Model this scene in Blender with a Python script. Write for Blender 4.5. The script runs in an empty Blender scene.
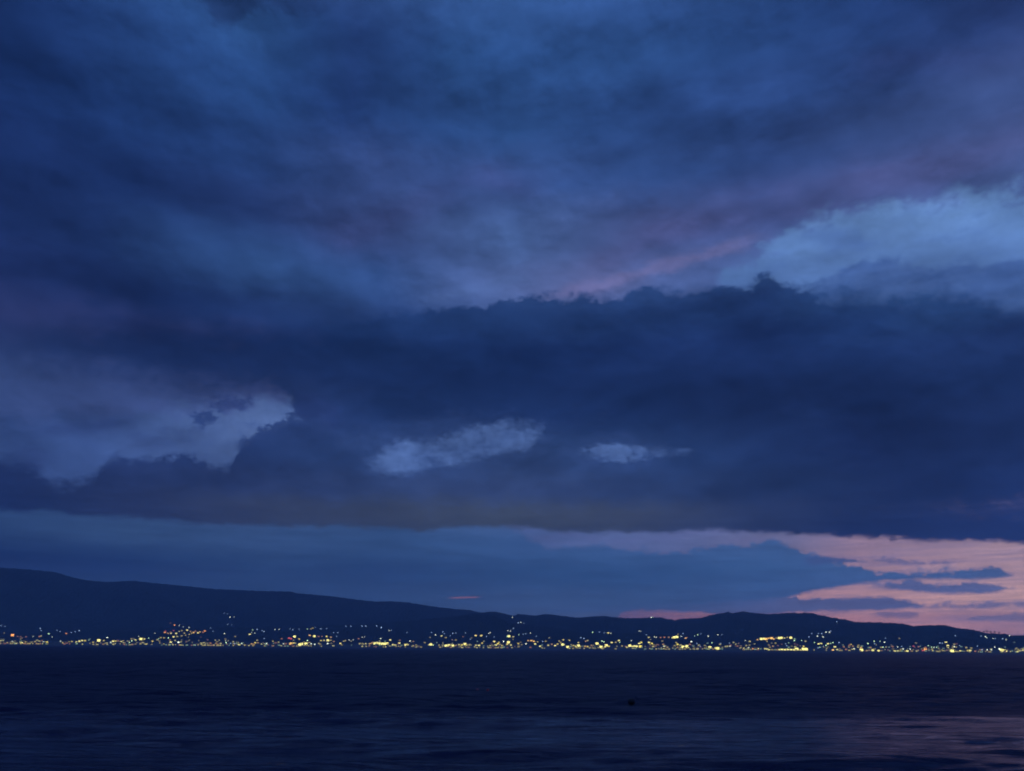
import bpy, math, random
import numpy as np
from mathutils import Matrix, Vector

random.seed(7)
rng = np.random.default_rng(11)
scene = bpy.context.scene
COL = scene.collection
W, H, F = 1024, 771, 770.0          # frame and focal length in pixels
CAM_Z = 3.0
PITCH = math.radians(18.85)
ROLL = math.radians(0.476)

# ------------------------------------------------------------------ camera
Rcam = Matrix.Rotation(PITCH + math.pi / 2, 3, 'X') @ Matrix.Rotation(ROLL, 3, 'Z')
cd = bpy.data.cameras.new('camera')
cd.sensor_fit = 'HORIZONTAL'
cd.sensor_width = 36.0
cd.lens = 36.0 * F / W
cd.clip_start = 0.1
cd.clip_end = 60000
cam = bpy.data.objects.new('camera', cd)
COL.objects.link(cam)
cam.matrix_world = Matrix.Translation((0, 0, CAM_Z)) @ Rcam.to_4x4()
scene.camera = cam


def direction(px, py):
    v = Rcam @ Vector(((px - W / 2) / F, -(py - H / 2) / F, -1.0))
    return v.normalized()


def azel(px, py):
    v = direction(px, py)
    return math.degrees(math.atan2(v.x, v.y)), math.degrees(math.asin(v.z))


def lin(c):
    out = []
    for x in c:
        x /= 255.0
        out.append(x / 12.92 if x <= 0.04045 else ((x + 0.055) / 1.055) ** 2.4)
    return tuple(out) + (1.0,)


# ------------------------------------------------------------------ node expressions
class Ex:
    """A node socket with arithmetic."""
    tree = None

    def __init__(self, s):
        self.s = s

    @staticmethod
    def math(op, *args, clamp=False):
        n = Ex.tree.nodes.new('ShaderNodeMath')
        n.operation = op
        n.use_clamp = clamp
        for i, a in enumerate(args):
            if isinstance(a, Ex):
                Ex.tree.links.new(a.s, n.inputs[i])
            else:
                n.inputs[i].default_value = float(a)
        return Ex(n.outputs[0])

    def __add__(self, o): return Ex.math('ADD', self, o)
    __radd__ = __add__
    def __sub__(self, o): return Ex.math('SUBTRACT', self, o)
    def __rsub__(self, o): return Ex.math('SUBTRACT', o, self)
    def __mul__(self, o): return Ex.math('MULTIPLY', self, o)
    def __neg__(self): return Ex.math('MULTIPLY', self, -1.0)
    __rmul__ = __mul__
    def __truediv__(self, o): return Ex.math('DIVIDE', self, o)


def link_or_set(sock, v):
    if isinstance(v, Ex):
        Ex.tree.links.new(v.s, sock)
    else:
        sock.default_value = v


def smooth(x, a, b):
    n = Ex.tree.nodes.new('ShaderNodeMapRange')
    n.interpolation_type = 'SMOOTHSTEP'
    n.clamp = False              # smoothstep already saturates
    link_or_set(n.inputs['Value'], x)
    link_or_set(n.inputs['From Min'], a)
    link_or_set(n.inputs['From Max'], b)
    return Ex(n.outputs[0])


def combine(x, y, z=0.0):
    n = Ex.tree.nodes.new('ShaderNodeCombineXYZ')
    for i, v in enumerate((x, y, z)):
        link_or_set(n.inputs[i], v)
    return Ex(n.outputs[0])


def noise(vec, scale, detail=5, rough=0.55, dist=0.0):
    """fractal noise, about -1 .. 1"""
    n = Ex.tree.nodes.new('ShaderNodeTexNoise')
    n.noise_dimensions = '3D'
    Ex.tree.links.new(vec.s, n.inputs['Vector'])
    n.inputs['Scale'].default_value = scale
    n.inputs['Detail'].default_value = detail
    n.inputs['Roughness'].default_value = rough
    n.inputs['Distortion'].default_value = dist
    f = n.outputs['Fac'] if 'Fac' in n.outputs else n.outputs[0]
    return (Ex(f) - 0.5) * 2.6


def mixc(fac, a, b, mode='MIX'):
    n = Ex.tree.nodes.new('ShaderNodeMix')
    n.data_type = 'RGBA'
    n.blend_type = mode
    link_or_set(n.inputs[0], fac)
    link_or_set(n.inputs[6], a)
    link_or_set(n.inputs[7], b)
    return Ex(n.outputs[2])


AZ0, AZ1, EL0, EL1 = -48.0, 48.0, -5.0, 60.0


def curve(azn, pts):
    """elevation of an edge through the (az, el) points, as a function of azimuth"""
    n = Ex.tree.nodes.new('ShaderNodeFloatCurve')
    Ex.tree.links.new(azn.s, n.inputs['Value'])
    cm = n.mapping
    c = cm.curves[0]
    q = sorted(((a - AZ0) / (AZ1 - AZ0), (e - EL0) / (EL1 - EL0)) for a, e in pts)
    q = [(0.0, q[0][1])] + q + [(1.0, q[-1][1])]
    c.points[0].location = q[0]
    c.points[1].location = q[-1]
    for p in q[1:-1]:
        c.points.new(*p)
    for p in c.points:
        p.handle_type = 'AUTO_CLAMPED'
    cm.update()
    return Ex(n.outputs[0]) * (EL1 - EL0) + EL0


def ramp(azn, stops):
    n = Ex.tree.nodes.new('ShaderNodeValToRGB')
    Ex.tree.links.new(azn.s, n.inputs['Fac'])
    cr = n.color_ramp
    cr.interpolation = 'LINEAR'
    stops = sorted(stops, key=lambda s: s[0])
    while len(cr.elements) < len(stops):
        cr.elements.new(0.5)
    for el, (p, c) in zip(cr.elements, stops):
        el.position = min(1, max(0, p))
    for el, (p, c) in zip(cr.elements, stops):
        el.position = min(1, max(0, p))
        el.color = lin(c)
    return Ex(n.outputs['Color'])


# ------------------------------------------------------------------ sky
world = bpy.data.worlds.new('World')
scene.world = world
world.use_nodes = True
wt = world.node_tree
wt.nodes.clear()
Ex.tree = wt
tc = wt.nodes.new('ShaderNodeTexCoord')
sep = wt.nodes.new('ShaderNodeSeparateXYZ')
wt.links.new(tc.outputs['Generated'], sep.inputs[0])
X, Y, Z = Ex(sep.outputs[0]), Ex(sep.outputs[1]), Ex(sep.outputs[2])
DEG = 180 / math.pi
A = Ex.math('ARCTAN2', X, Y) * DEG
E = Ex.math('ARCSINE', Z) * DEG
AN = (A - AZ0) / (AZ1 - AZ0)
P = combine(A, E * 1.7, 0.0)                       # domain for puffs
PS = combine(A * 0.45, E * 1.9, 3.7)               # domain for stretched sheets
n_big = noise(PS, 0.10, 4, 0.5)
n_big2 = noise(combine(A * 0.5, E * 1.6, 19.0), 0.13, 4, 0.5)
n_mid = noise(P, 0.30, 5, 0.58, 0.0)
n_mid2 = noise(combine(A, E * 1.9, 41.0), 0.42, 5, 0.6, 0.0)
n_fine = noise(combine(A, E * 1.5, 9.0), 1.1, 6, 0.66, 0.0)
n_streak = noise(combine(A * 0.30, E * 2.4, 5.0), 0.65, 5, 0.6)
n_soft = noise(combine(A * 0.7, E * 1.4, 77.0), 0.2, 5, 0.55, 0.0)
n_ff = noise(combine(A, E * 1.4, 23.0), 2.8, 5, 0.62)
gate = smooth(n_soft, -0.5, 0.5)                   # where edges are crisp and where they fray

# (a hair of noise in the coordinates keeps the shader compiler from holding every edge curve at once)
A0, E0 = A, E
A = A + n_soft * 1e-6
E = E + n_soft * 1e-6
AN = (A - AZ0) / (AZ1 - AZ0)

# warped coordinates that tint lookups use, so that the tones drift as cloud does
Aw = A + n_big * 1.0 + n_mid * 1.0 + n_fine * 0.3
Ew = E + n_big2 * 0.5 + n_mid2 * 0.6 + n_fine * 0.25
AwN = (Aw - AZ0) / (AZ1 - AZ0)


def tone_grid(rows, an=None, e=None):
    """rows: (pixel y, [(pixel x, rgb) ...]) from the top down -> colour over azimuth and elevation"""
    an = an or AwN
    e = e or Ew
    prev = None
    for y, stops in rows:
        st = []
        for x, c in stops:
            a, _ = azel(x, y)
            st.append(((a - AZ0) / (AZ1 - AZ0), c))
        r = ramp(an, st)
        el = azel(512, y)[1]
        if prev is None:
            out, prev = r, el
            continue
        out = mixc(smooth(e, prev, el) if False else mr_lin(e, prev, el), out, r)
        prev = el
    return out


def mr_lin(x, a, b):
    n = Ex.tree.nodes.new('ShaderNodeMapRange')
    n.interpolation_type = 'SMOOTHSTEP'
    n.clamp = False              # smoothstep already saturates
    link_or_set(n.inputs['Value'], x)
    n.inputs['From Min'].default_value = a
    n.inputs['From Max'].default_value = b
    return Ex(n.outputs[0])


def edge(pts):
    return curve(AN, [azel(x, y) for x, y in pts])


def below(pts, soft, wob):
    """1 under the edge, 0 above it; soft in degrees, wob = noise expression in degrees"""
    d = edge(pts) - E + wob
    return smooth(d, -soft, soft)


def above(pts, soft, wob):
    d = E - edge(pts) + wob
    return smooth(d, -soft, soft)


def window(x0, x1, y, f):
    """1 between two azimuths, fading over f degrees at either end"""
    a0, a1 = azel(x0, y)[0], azel(x1, y)[0]
    return smooth(A, a0, a0 + f) * (1.0 - smooth(A, a1 - f, a1))


# --- clear dusk sky seen in the gaps
col = tone_grid([
    (0,   [(0, (60, 90, 150)), (1024, (70, 105, 165))]),
    (240, [(0, (52, 82, 140)), (512, (68, 102, 162)), (768, (94, 130, 187)), (1024, (106, 144, 199))]),
    (330, [(0, (60, 85, 142)), (512, (70, 98, 156)), (1024, (86, 120, 178))]),
    (440, [(0, (50, 72, 123)), (90, (56, 79, 131)), (170, (70, 94, 146)), (256, (80, 104, 154)), (490, (86, 115, 173)), (1024, (80, 105, 160))]),
    (520, [(0, (60, 85, 140)), (512, (80, 105, 160)), (768, (108, 117, 164)), (1024, (150, 132, 164))]),
    (548, [(0, (66, 94, 150)), (512, (80, 105, 160)), (700, (102, 115, 164)), (790, (128, 126, 164)), (860, (172, 142, 163)), (1024, (190, 158, 172))]),
    (580, [(0, (60, 85, 140)), (450, (80, 92, 145)), (700, (132, 116, 156)), (850, (195, 155, 168)), (1024, (216, 175, 180))]),
    (600, [(0, (56, 80, 135)), (450, (84, 88, 140)), (640, (124, 104, 144)), (840, (226, 170, 171)), (1024, (250, 196, 184))]),
    (622, [(0, (52, 76, 128)), (512, (72, 84, 132)), (620, (130, 104, 138)), (690, (166, 116, 136)), (850, (212, 150, 156)), (1024, (200, 152, 166))]),
    (650, [(0, (50, 72, 125)), (620, (130, 100, 136)), (1024, (196, 144, 158))]),
], AN, E + n_streak * 0.12)

# --- high overcast
high = tone_grid([
    (0,   [(0, (30, 52, 102)), (60, (36, 62, 116)), (130, (44, 78, 136)), (188, (45, 80, 138)), (225, (36, 62, 112)), (265, (38, 62, 112)),
           (350, (42, 69, 123)), (500, (51, 87, 147)), (640, (46, 78, 136)), (768, (38, 66, 118)), (896, (32, 54, 102)), (1024, (28, 50, 98))]),
    (60,  [(0, (28, 51, 103)), (128, (38, 69, 124)), (240, (45, 81, 138)), (300, (38, 69, 124)), (350, (33, 58, 110)), (420, (36, 65, 117)), (450, (38, 70, 122)),
           (512, (44, 79, 137)), (600, (47, 83, 143)), (640, (43, 76, 132)), (768, (38, 67, 121)), (896, (32, 56, 107)), (1024, (30, 51, 100))]),
    (120, [(0, (26, 50, 101)), (128, (34, 63, 117)), (256, (38, 70, 125)), (350, (33, 58, 111)), (400, (37, 65, 118)), (512, (42, 74, 128)), (640, (40, 68, 122)),
           (768, (44, 72, 129)), (896, (37, 61, 113)), (1024, (40, 60, 112))]),
    (180, [(0, (24, 47, 97)), (128, (29, 55, 107)), (256, (35, 61, 113)), (384, (50, 71, 123)), (512, (52, 77, 131)), (640, (46, 73, 128)),
           (768, (45, 68, 121)), (860, (50, 71, 122)), (1024, (58, 78, 130))]),
    (235, [(0, (24, 44, 92)), (128, (26, 47, 96)), (256, (36, 56, 106)), (384, (58, 77, 130)), (512, (76, 105, 163)), (640, (70, 86, 139)),
           (768, (66, 84, 140)), (1024, (72, 92, 148))]),
    (285, [(0, (24, 42, 88)), (80, (27, 47, 94)), (180, (42, 70, 122)), (256, (46, 76, 128)), (384, (48, 76, 130)), (430, (64, 90, 146)),
           (512, (76, 97, 150)), (600, (88, 100, 152)), (660, (76, 97, 153)), (800, (78, 102, 160))]),
    (335, [(0, (26, 42, 88)), (150, (25, 44, 91)), (384, (40, 64, 116)), (512, (60, 84, 138)), (800, (70, 95, 150))]),
    (378, [(0, (46, 57, 107)), (100, (56, 64, 115)), (200, (60, 68, 118)), (290, (66, 70, 118)), (500, (60, 80, 134)), (800, (60, 84, 138))]),
    (420, [(0, (58, 78, 130)), (290, (66, 82, 134)), (1024, (66, 84, 136))]),
])
hm = above([(0, 420), (60, 418), (130, 414), (200, 409), (270, 405), (290, 402), (400, 415), (540, 420), (600, 440), (650, 400), (700, 320), (735, 268),
            (770, 246), (800, 226), (850, 212), (900, 203), (960, 196), (1024, 190)], 0.8, n_mid * 1.6 + n_fine * 1.1)
col = mixc(hm, col, high)


def glow_band(pts, width, rgb, x0, x1, amount, col):
    d = (E - edge(pts) + n_mid * 0.7 + n_streak * 0.5) / width
    g = Ex.math('EXPONENT', d * d * -1.0)
    y = pts[len(pts) // 2][1]
    m = g * window(x0, x1, y, 5.0) * smooth(n_soft, -1.1, 0.6) * amount
    return mixc(m, col, lin(rgb))


col = glow_band([(560, 262), (660, 232), (720, 214), (780, 203), (860, 186), (940, 166), (1024, 140)], 1.35, (92, 91, 145), 560, 1180, 0.38, col)
col = glow_band([(520, 300), (580, 290), (640, 274), (700, 256), (760, 238)], 0.5, (112, 112, 163), 520, 790, 0.75, col)
col = glow_band([(860, 70), (930, 62), (1024, 58)], 1.0, (60, 66, 116), 820, 1150, 0.2, col)
col = glow_band([(330, 235), (420, 205), (500, 188)], 1.3, (62, 74, 128), 300, 560, 0.6, col)
# darker scud high overhead
sc = below([(180, -10), (205, 8), (222, 26), (240, 20), (262, 6), (300, 14), (340, 2), (380, -20)], 0.5, n_fine * 0.5 + n_mid * 0.5)
sc = (1.0 - sc) * window(185, 380, 5, 1.5) * 0.75
col = mixc(sc, col, lin((34, 57, 104)))
# lighter streaks in the lull between the decks
col = glow_band([(400, 300), (450, 292), (520, 280)], 0.5, (80, 106, 162), 400, 560, 0.5, col)

wisp = n_mid2 * 0.55 + n_fine * 0.5 + n_streak * 0.45 + n_ff * 0.25
veil = smooth(wisp, -0.15, 0.75)
gapv = 0.62 - 0.14 * smooth(A, 10.0, 24.0)
col = mixc(veil * gapv * (1.0 - hm) * smooth(E, 9.0, 11.0), col, mixc(smooth(A, 0.0, 25.0), lin((52, 73, 125)), lin((66, 96, 155))))
# --- grey altocumulus under the clear gap
am = below([(780, 300), (820, 285), (850, 266), (880, 258), (910, 262), (945, 268), (980, 262), (1024, 262)], 0.5, n_fine * 0.8 + n_mid * 0.8)
am = am * window(790, 1300, 280, 3.0) * 0.95 * above([(780, 330), (1024, 330)], 1.5, n_mid * 0.3)
col = mixc(am, col, mixc(smooth(n_mid2, -0.8, 0.8), lin((58, 87, 145)), lin((74, 104, 162))))
aw = below([(790, 236), (815, 229), (850, 230), (880, 240)], 0.45, n_fine * 0.6) * above([(790, 240), (850, 252), (880, 244)], 0.6, n_fine * 0.6)
col = mixc(aw * window(785, 890, 240, 2.0) * 0.55, col, lin((72, 102, 160)))

# --- the long dark deck
deck = tone_grid([
    (285, [(0, (28, 48, 97)), (256, (38, 64, 115)), (512, (42, 68, 120)), (800, (44, 72, 126)), (1024, (56, 90, 148))]),
    (320, [(0, (26, 45, 93)), (128, (27, 48, 97)), (256, (30, 54, 104)), (384, (31, 56, 107)), (512, (32, 57, 108)), (768, (32, 56, 108)), (900, (44, 76, 130)),
           (1024, (44, 76, 132))]),
    (350, [(0, (29, 45, 91)), (128, (17, 32, 73)), (256, (21, 41, 87)), (384, (24, 46, 93)), (512, (24, 46, 96)), (640, (25, 46, 96)),
           (768, (24, 44, 92)), (880, (31, 56, 108)), (930, (38, 66, 120)), (1024, (42, 72, 128))]),
    (380, [(0, (32, 48, 94)), (128, (24, 41, 85)), (256, (26, 45, 92)), (384, (26, 47, 95)), (512, (24, 45, 93)), (640, (24, 44, 91)),
           (768, (23, 42, 88)), (896, (25, 46, 94)), (1024, (32, 54, 106))]),
    (410, [(290, (38, 57, 106)), (384, (30, 52, 101)), (512, (27, 48, 96)), (640, (25, 45, 91)), (750, (24, 42, 86)), (900, (24, 43, 89)),
           (1024, (27, 48, 97))]),
    (460, [(290, (40, 60, 108)), (512, (48, 72, 122)), (640, (40, 64, 113)), (750, (30, 50, 96)), (850, (22, 38, 80)), (1024, (25, 43, 88))]),
    (500, [(290, (44, 60, 102)), (660, (48, 66, 105)), (800, (36, 55, 98)), (900, (26, 43, 87)), (1024, (28, 48, 98))]),
])
DECK_TOP = [(0, 318), (100, 318), (200, 322), (300, 322), (370, 316), (410, 309), (440, 311), (480, 305), (520, 299), (560, 297), (600, 296),
            (620, 295), (632, 287), (648, 290), (680, 292), (700, 289), (740, 289), (750, 284), (760, 279), (769, 274), (776, 283), (786, 291), (830, 292),
            (890, 298), (905, 301), (950, 295), (980, 299), (1024, 308)]
DECK_BOT = [(0, 360), (60, 370), (130, 382), (200, 390), (280, 392), (296, 412), (320, 432), (350, 470), (400, 476), (500, 476), (600, 476), (640, 476), (665, 480), (690, 505), (1024, 512)]
soft_left = 0.20 + gate * 0.40 + 0.35 * smooth(A, azel(780, 295)[0], azel(860, 295)[0]) + 1.5 * (1.0 - smooth(A, azel(250, 315)[0], azel(430, 315)[0]))
dm = below(DECK_TOP, soft_left, n_fine * 0.6 + n_mid * 1.3 + n_ff * 0.25)
d2 = E - edge(DECK_BOT) + n_fine * 0.9 + n_mid * 0.6 + n_mid2 * 0.4 + n_ff * 0.4
soft_b = 0.40 + gate * 0.45 + 1.1 * (1.0 - smooth(A, azel(230, 390)[0], azel(310, 400)[0])) + 0.8 * smooth(A, azel(640, 450)[0], azel(720, 500)[0])
dm = dm * smooth(d2, soft_b * -1.0, soft_b)
col = mixc(dm, col, mixc(1.0, deck, (0.90, 0.90, 0.87, 1), 'MULTIPLY'))
# thin grey veil inside the deck
vm = smooth(n_soft + n_streak * 0.3 + n_mid * 0.3, 0.2, 1.2) * dm * 0.16
col = mixc(vm, col, lin((48, 72, 122)))

# --- scraps of dark cloud floating in the light gap
def scrap(x0, x1, top, bot, rgb, amount, col, s=0.18, wob=0.35, f=0.8):
    y = (top[0][1] + bot[0][1]) / 2
    fr = n_fine * wob + n_ff * (wob * 0.7) + n_streak * (wob * 0.5)
    m = below(top, s, fr) * above(bot, s, n_fine * (wob * 0.6)) * window(x0, x1, y, f)
    return mixc(m * amount, col, rgb if isinstance(rgb, Ex) else lin(rgb))


col = scrap(184, 228, [(184, 418), (200, 413), (216, 411), (228, 414)], [(184, 421), (200, 425), (216, 420), (228, 416)], (42, 62, 113), 0.9, col, 0.22, 1.1)
col = scrap(205, 260, [(205, 402), (225, 399), (260, 400)], [(205, 405), (235, 408), (260, 404)], (44, 60, 110), 0.8, col, 0.25, 1.0)
col = scrap(20, 150, [(20, 426), (60, 421), (110, 418), (150, 416)], [(20, 432), (60, 434), (110, 430), (150, 424)], (50, 70, 122), 0.7, col, 0.4, 0.6, 2.0)
col = scrap(232, 300, [(232, 440), (262, 428), (284, 418), (300, 410)], [(232, 452), (262, 450), (284, 440), (300, 436)], (40, 60, 108), 0.9, col, 0.2, 0.6)

col = scrap(286, 345, [(286, 402), (300, 394), (322, 398), (345, 410)], [(286, 408), (305, 424), (325, 430), (345, 430)], (36, 54, 102), 0.9, col, 0.3, 1.0)
col = scrap(0, 70, [(0, 440), (35, 448), (70, 458)], [(0, 470), (70, 470)], (48, 66, 118), 0.6, col, 0.5, 0.9, 2.0)
col = scrap(110, 215, [(110, 440), (160, 436), (215, 432)], [(110, 450), (160, 448), (215, 440)], (58, 79, 130), 0.5, col, 0.4, 0.9, 2.0)

# --- low blue haze cloud between bank and hills
low = tone_grid([
    (520, [(0, (47, 73, 118)), (128, (54, 80, 125)), (256, (59, 85, 130)), (384, (61, 91, 138)), (512, (73, 101, 153)), (800, (79, 109, 163))]),
    (545, [(0, (47, 73, 116)), (128, (55, 83, 126)), (256, (56, 84, 129)), (384, (54, 85, 132)), (512, (61, 95, 148)), (640, (67, 101, 156)),
           (780, (71, 105, 160)), (1024, (79, 111, 164))]),
    (575, [(0, (24, 46, 90)), (128, (32, 58, 104)), (256, (43, 71, 114)), (384, (43, 73, 120)), (512, (49, 83, 131)), (640, (52, 89, 140)),
           (768, (61, 99, 152)), (900, (75, 109, 164)), (1024, (85, 109, 158))]),
    (600, [(0, (38, 63, 104)), (256, (46, 74, 119)), (384, (52, 80, 126)), (512, (60, 88, 135)), (640, (63, 94, 143)), (768, (65, 97, 150)),
           (1024, (79, 103, 156))]),
    (622, [(0, (39, 63, 104)), (256, (51, 77, 122)), (512, (69, 93, 138)), (640, (79, 97, 142)), (1024, (89, 103, 153))]),
], AN + n_mid * 0.01, E + n_streak * 0.28 + n_mid * 0.12)
lm = below([(0, 490), (400, 490), (470, 505), (515, 530), (545, 546), (570, 549), (600, 545), (640, 551), (680, 553), (720, 546), (745, 546),
            (765, 539), (785, 544), (800, 552), (820, 556), (840, 564), (870, 570), (900, 572), (940, 571), (970, 568), (990, 564), (1002, 569),
            (1012, 574), (1024, 580)], 0.20, n_fine * 0.6 + n_mid * 0.25 + n_ff * 0.2)
lm = lm * above([(0, 680), (560, 690), (610, 640), (622, 613), (650, 609), (700, 608), (760, 603), (810, 592), (850, 585), (900, 581), (980, 579),
                 (1012, 575), (1024, 572)], 0.16, n_fine * 0.16 + n_streak * 0.2)
thin = noise(combine(A0 * 0.16, E0 * 3.6, 61.0), 1.0, 5, 0.6)
thin2 = noise(combine(A0 * 0.30, E0 * 6.5, 83.0), 1.0, 4, 0.6)
st = smooth(thin + thin2 * 0.8, -0.35, 0.65) * (1.0 - smooth(E, 8.6, 9.4))
col = mixc(st * 0.56, col, mixc(smooth(A, 8.0, 32.0), lin((92, 100, 152)), lin((130, 120, 160))))
col = mixc(lm, col, low)
col = scrap(860, 1022, [(860, 588), (910, 581), (940, 584), (980, 583), (1022, 587)], [(860, 587), (930, 592), (980, 593), (1022, 588)],
            (84, 106, 160), 0.92, col, 0.13, 0.34)
col = scrap(540, 935, [(540, 609), (640, 606), (720, 602), (800, 598), (870, 597), (905, 600), (935, 607)],
            [(540, 613), (620, 611), (690, 611.5), (720, 614), (770, 614), (800, 611.5), (880, 610), (935, 607)], mixc(smooth(A, 5.0, 28.0), lin((64, 92, 142)), lin((88, 104, 156))), 0.95,
            col, 0.13, 0.30)
col = scrap(905, 1200, [(905, 606), (960, 603), (1024, 602)], [(905, 608), (970, 608), (1024, 607)], (116, 118, 164), 0.85, col, 0.16, 0.36)
col = scrap(865, 930, [(865, 614), (895, 611), (930, 614)], [(865, 616), (900, 618), (930, 615)], (134, 118, 156), 0.9, col, 0.15, 0.40)
col = scrap(950, 1200, [(950, 618), (985, 615), (1024, 614)], [(950, 621), (1024, 621)], (122, 118, 160), 0.85, col, 0.16, 0.36)
col = scrap(865, 960, [(865, 558), (900, 560), (960, 562)], [(865, 561), (900, 564), (960, 563)], (96, 104, 154), 0.7, col, 0.12, 0.35)
col = scrap(800, 872, [(800, 556), (835, 557), (872, 561)], [(800, 566), (835, 563), (872, 562)], (72, 95, 150), 0.9, col, 0.10, 0.20)
col = scrap(446, 484, [(446, 597.0), (470, 596.6), (484, 596.4)], [(446, 598.6), (470, 598.2), (484, 597.6)], (150, 104, 124), 0.9, col, 0.05, 0.05)
# --- lower cloud bank with the warm grey base
bank = tone_grid([
    (425, [(0, (36, 54, 102)), (300, (38, 58, 106)), (512, (56, 80, 130)), (640, (34, 55, 103)), (740, (22, 38, 80)), (850, (19, 34, 73)), (1024, (24, 43, 89))]),
    (460, [(0, (34, 52, 98)), (128, (33, 51, 98)), (256, (37, 57, 104)), (384, (46, 70, 120)), (512, (54, 78, 128)), (640, (42, 66, 116)),
           (750, (35, 57, 104)), (850, (19, 34, 73)), (1024, (23, 41, 85))]),
    (490, [(0, (32, 48, 92)), (128, (36, 52, 95)), (256, (41, 57, 98)), (384, (48, 66, 108)), (512, (52, 70, 113)), (640, (46, 66, 110)),
           (800, (30, 49, 91)), (900, (22, 38, 78)), (1024, (26, 45, 92))]),
    (515, [(0, (29, 45, 88)), (128, (39, 52, 89)), (256, (50, 61, 88)), (384, (57, 68, 90)), (512, (61, 72, 91)), (640, (59, 70, 94)),
           (740, (47, 62, 100)), (850, (30, 47, 89)), (1024, (28, 48, 98))]),
    (540, [(0, (28, 45, 90)), (256, (49, 61, 90)), (512, (58, 70, 92)), (700, (50, 64, 100)), (850, (27, 44, 88)), (1024, (31, 52, 106))]),
])
BANK_TOP = [(0, 458), (30, 466), (62, 482), (85, 481), (104, 468), (116, 460), (150, 458), (188, 457), (212, 464), (228, 466), (238, 452),
            (250, 440), (275, 428), (300, 420), (340, 430), (360, 444), (400, 452), (450, 450), (500, 448), (560, 450), (620, 452), (650, 454), (690, 462), (760, 470), (1024, 478)]
BANK_BOT = [(0, 510), (60, 512), (130, 518), (200, 523), (280, 526), (350, 527), (420, 530), (460, 527), (520, 528), (560, 531), (640, 532),
            (700, 530), (760, 533), (830, 536), (900, 538), (960, 540), (1024, 542)]
soft_r = 0.26 + gate * 0.45 + 0.22 * window(340, 660, 460, 3.0) + 2.2 * smooth(A, azel(600, 460)[0], azel(720, 460)[0])
bm = below(BANK_TOP, soft_r, n_fine * 0.7 + n_mid * 0.55 + n_ff * 0.3)
bm = bm * above(BANK_BOT, 0.26, n_fine * 0.35 + n_mid * 0.3)

col = mixc(bm, col, bank)


def opening(x, y, rx, ry, tilt, amount, col, rgb, lo=0.1, hi=1.0, fray=0.85):
    """a ragged thin place in the cloud through which the sky behind shows"""
    a0, e0 = azel(x, y)
    k = 0.0744 * math.cos(math.radians(e0 * 0.6))
    ra, re_ = rx * k, ry * k
    da, de = A - a0, E - e0
    c_, s_ = math.cos(math.radians(tilt)), math.sin(math.radians(tilt))
    u, v = (da * c_ + de * s_) / ra, (de * c_ - da * s_) / re_
    f = 1.0 - (u * u + v * v) + (n_mid2 * 0.70 + n_fine * 0.50 + n_ff * 0.16) * fray
    return mixc(smooth(f, lo, hi) * amount, col, rgb)


SKY_GAP = mixc(smooth(n_fine * 0.5 + n_mid2, -0.6, 0.7), lin((72, 99, 154)), lin((85, 114, 172)))
THIN = lin((52, 74, 124))
col = opening(450, 448, 110, 36, 6, 0.55, col, THIN, -0.4, 1.2)
col = opening(620, 452, 62, 20, 0, 0.5, col, THIN, -0.4, 1.2)
col = opening(408, 457, 42, 19, 14, 0.92, col, SKY_GAP, -0.25, 1.0, 1.0)
col = opening(468, 444, 46, 20, 18, 0.95, col, SKY_GAP, -0.25, 1.0, 1.0)
col = opening(508, 436, 34, 19, 10, 0.95, col, SKY_GAP, -0.25, 1.0, 1.0)
col = opening(616, 452, 44, 11, -3, 0.8, col, SKY_GAP, 0.1, 1.1, 1.3)
col = opening(664, 450, 30, 8, -4, 0.4, col, SKY_GAP, 0.1, 1.1, 1.3)

# --- slight mottling and painted billow shading of everything, then the rest of the sky dome
up = 0.55
relief = n_mid - noise(combine(A0 + 0.25, (E0 + up) * 1.7, 0.0), 0.30, 5, 0.58, 0.0)          # billow shading painted into the cloud colour, as if lit from above
relief2 = n_fine - noise(combine(A0 + 0.1, (E0 + 0.2) * 1.5, 9.0), 1.1, 6, 0.66, 0.0)
bil = noise(combine(A0 * 0.8, E0 * 1.5, 31.0), 0.13, 5, 0.5)
bil = bil - noise(combine(A0 * 0.8 + 0.8, (E0 + 1.7) * 1.5, 31.0), 0.13, 5, 0.5)  # broad billows, their lit and shaded sides painted in likewise
cloudy = smooth(E, 6.0, 12.0)
mott_relief = 1.0 + (n_streak * 0.17 + thin * 0.13) * (1.0 - smooth(E, 8.0, 10.0)) + n_mid2 * 0.07 + n_fine * 0.05 + n_soft * 0.10 + n_streak * 0.05 + n_ff * 0.025 + bil * 0.55 * cloudy + (relief * 0.25 + relief2 * 0.10) * cloudy * smooth(n_soft + n_big * 0.6, -1.0, 0.7)
sc_n = wt.nodes.new('ShaderNodeVectorMath')
sc_n.operation = 'SCALE'
wt.links.new(col.s, sc_n.inputs[0])
wt.links.new(mott_relief.s, sc_n.inputs['Scale'])
col = Ex(sc_n.outputs[0])
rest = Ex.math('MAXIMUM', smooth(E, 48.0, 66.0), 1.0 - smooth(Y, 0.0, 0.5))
back = mixc(smooth(n_big + n_mid * 0.4, -0.8, 0.8), (0.045, 0.105, 0.34, 1), (0.07, 0.15, 0.46, 1))  # unseen sky behind and overhead, brightened to light the hills and haze
col = mixc(rest, col, back)

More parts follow.
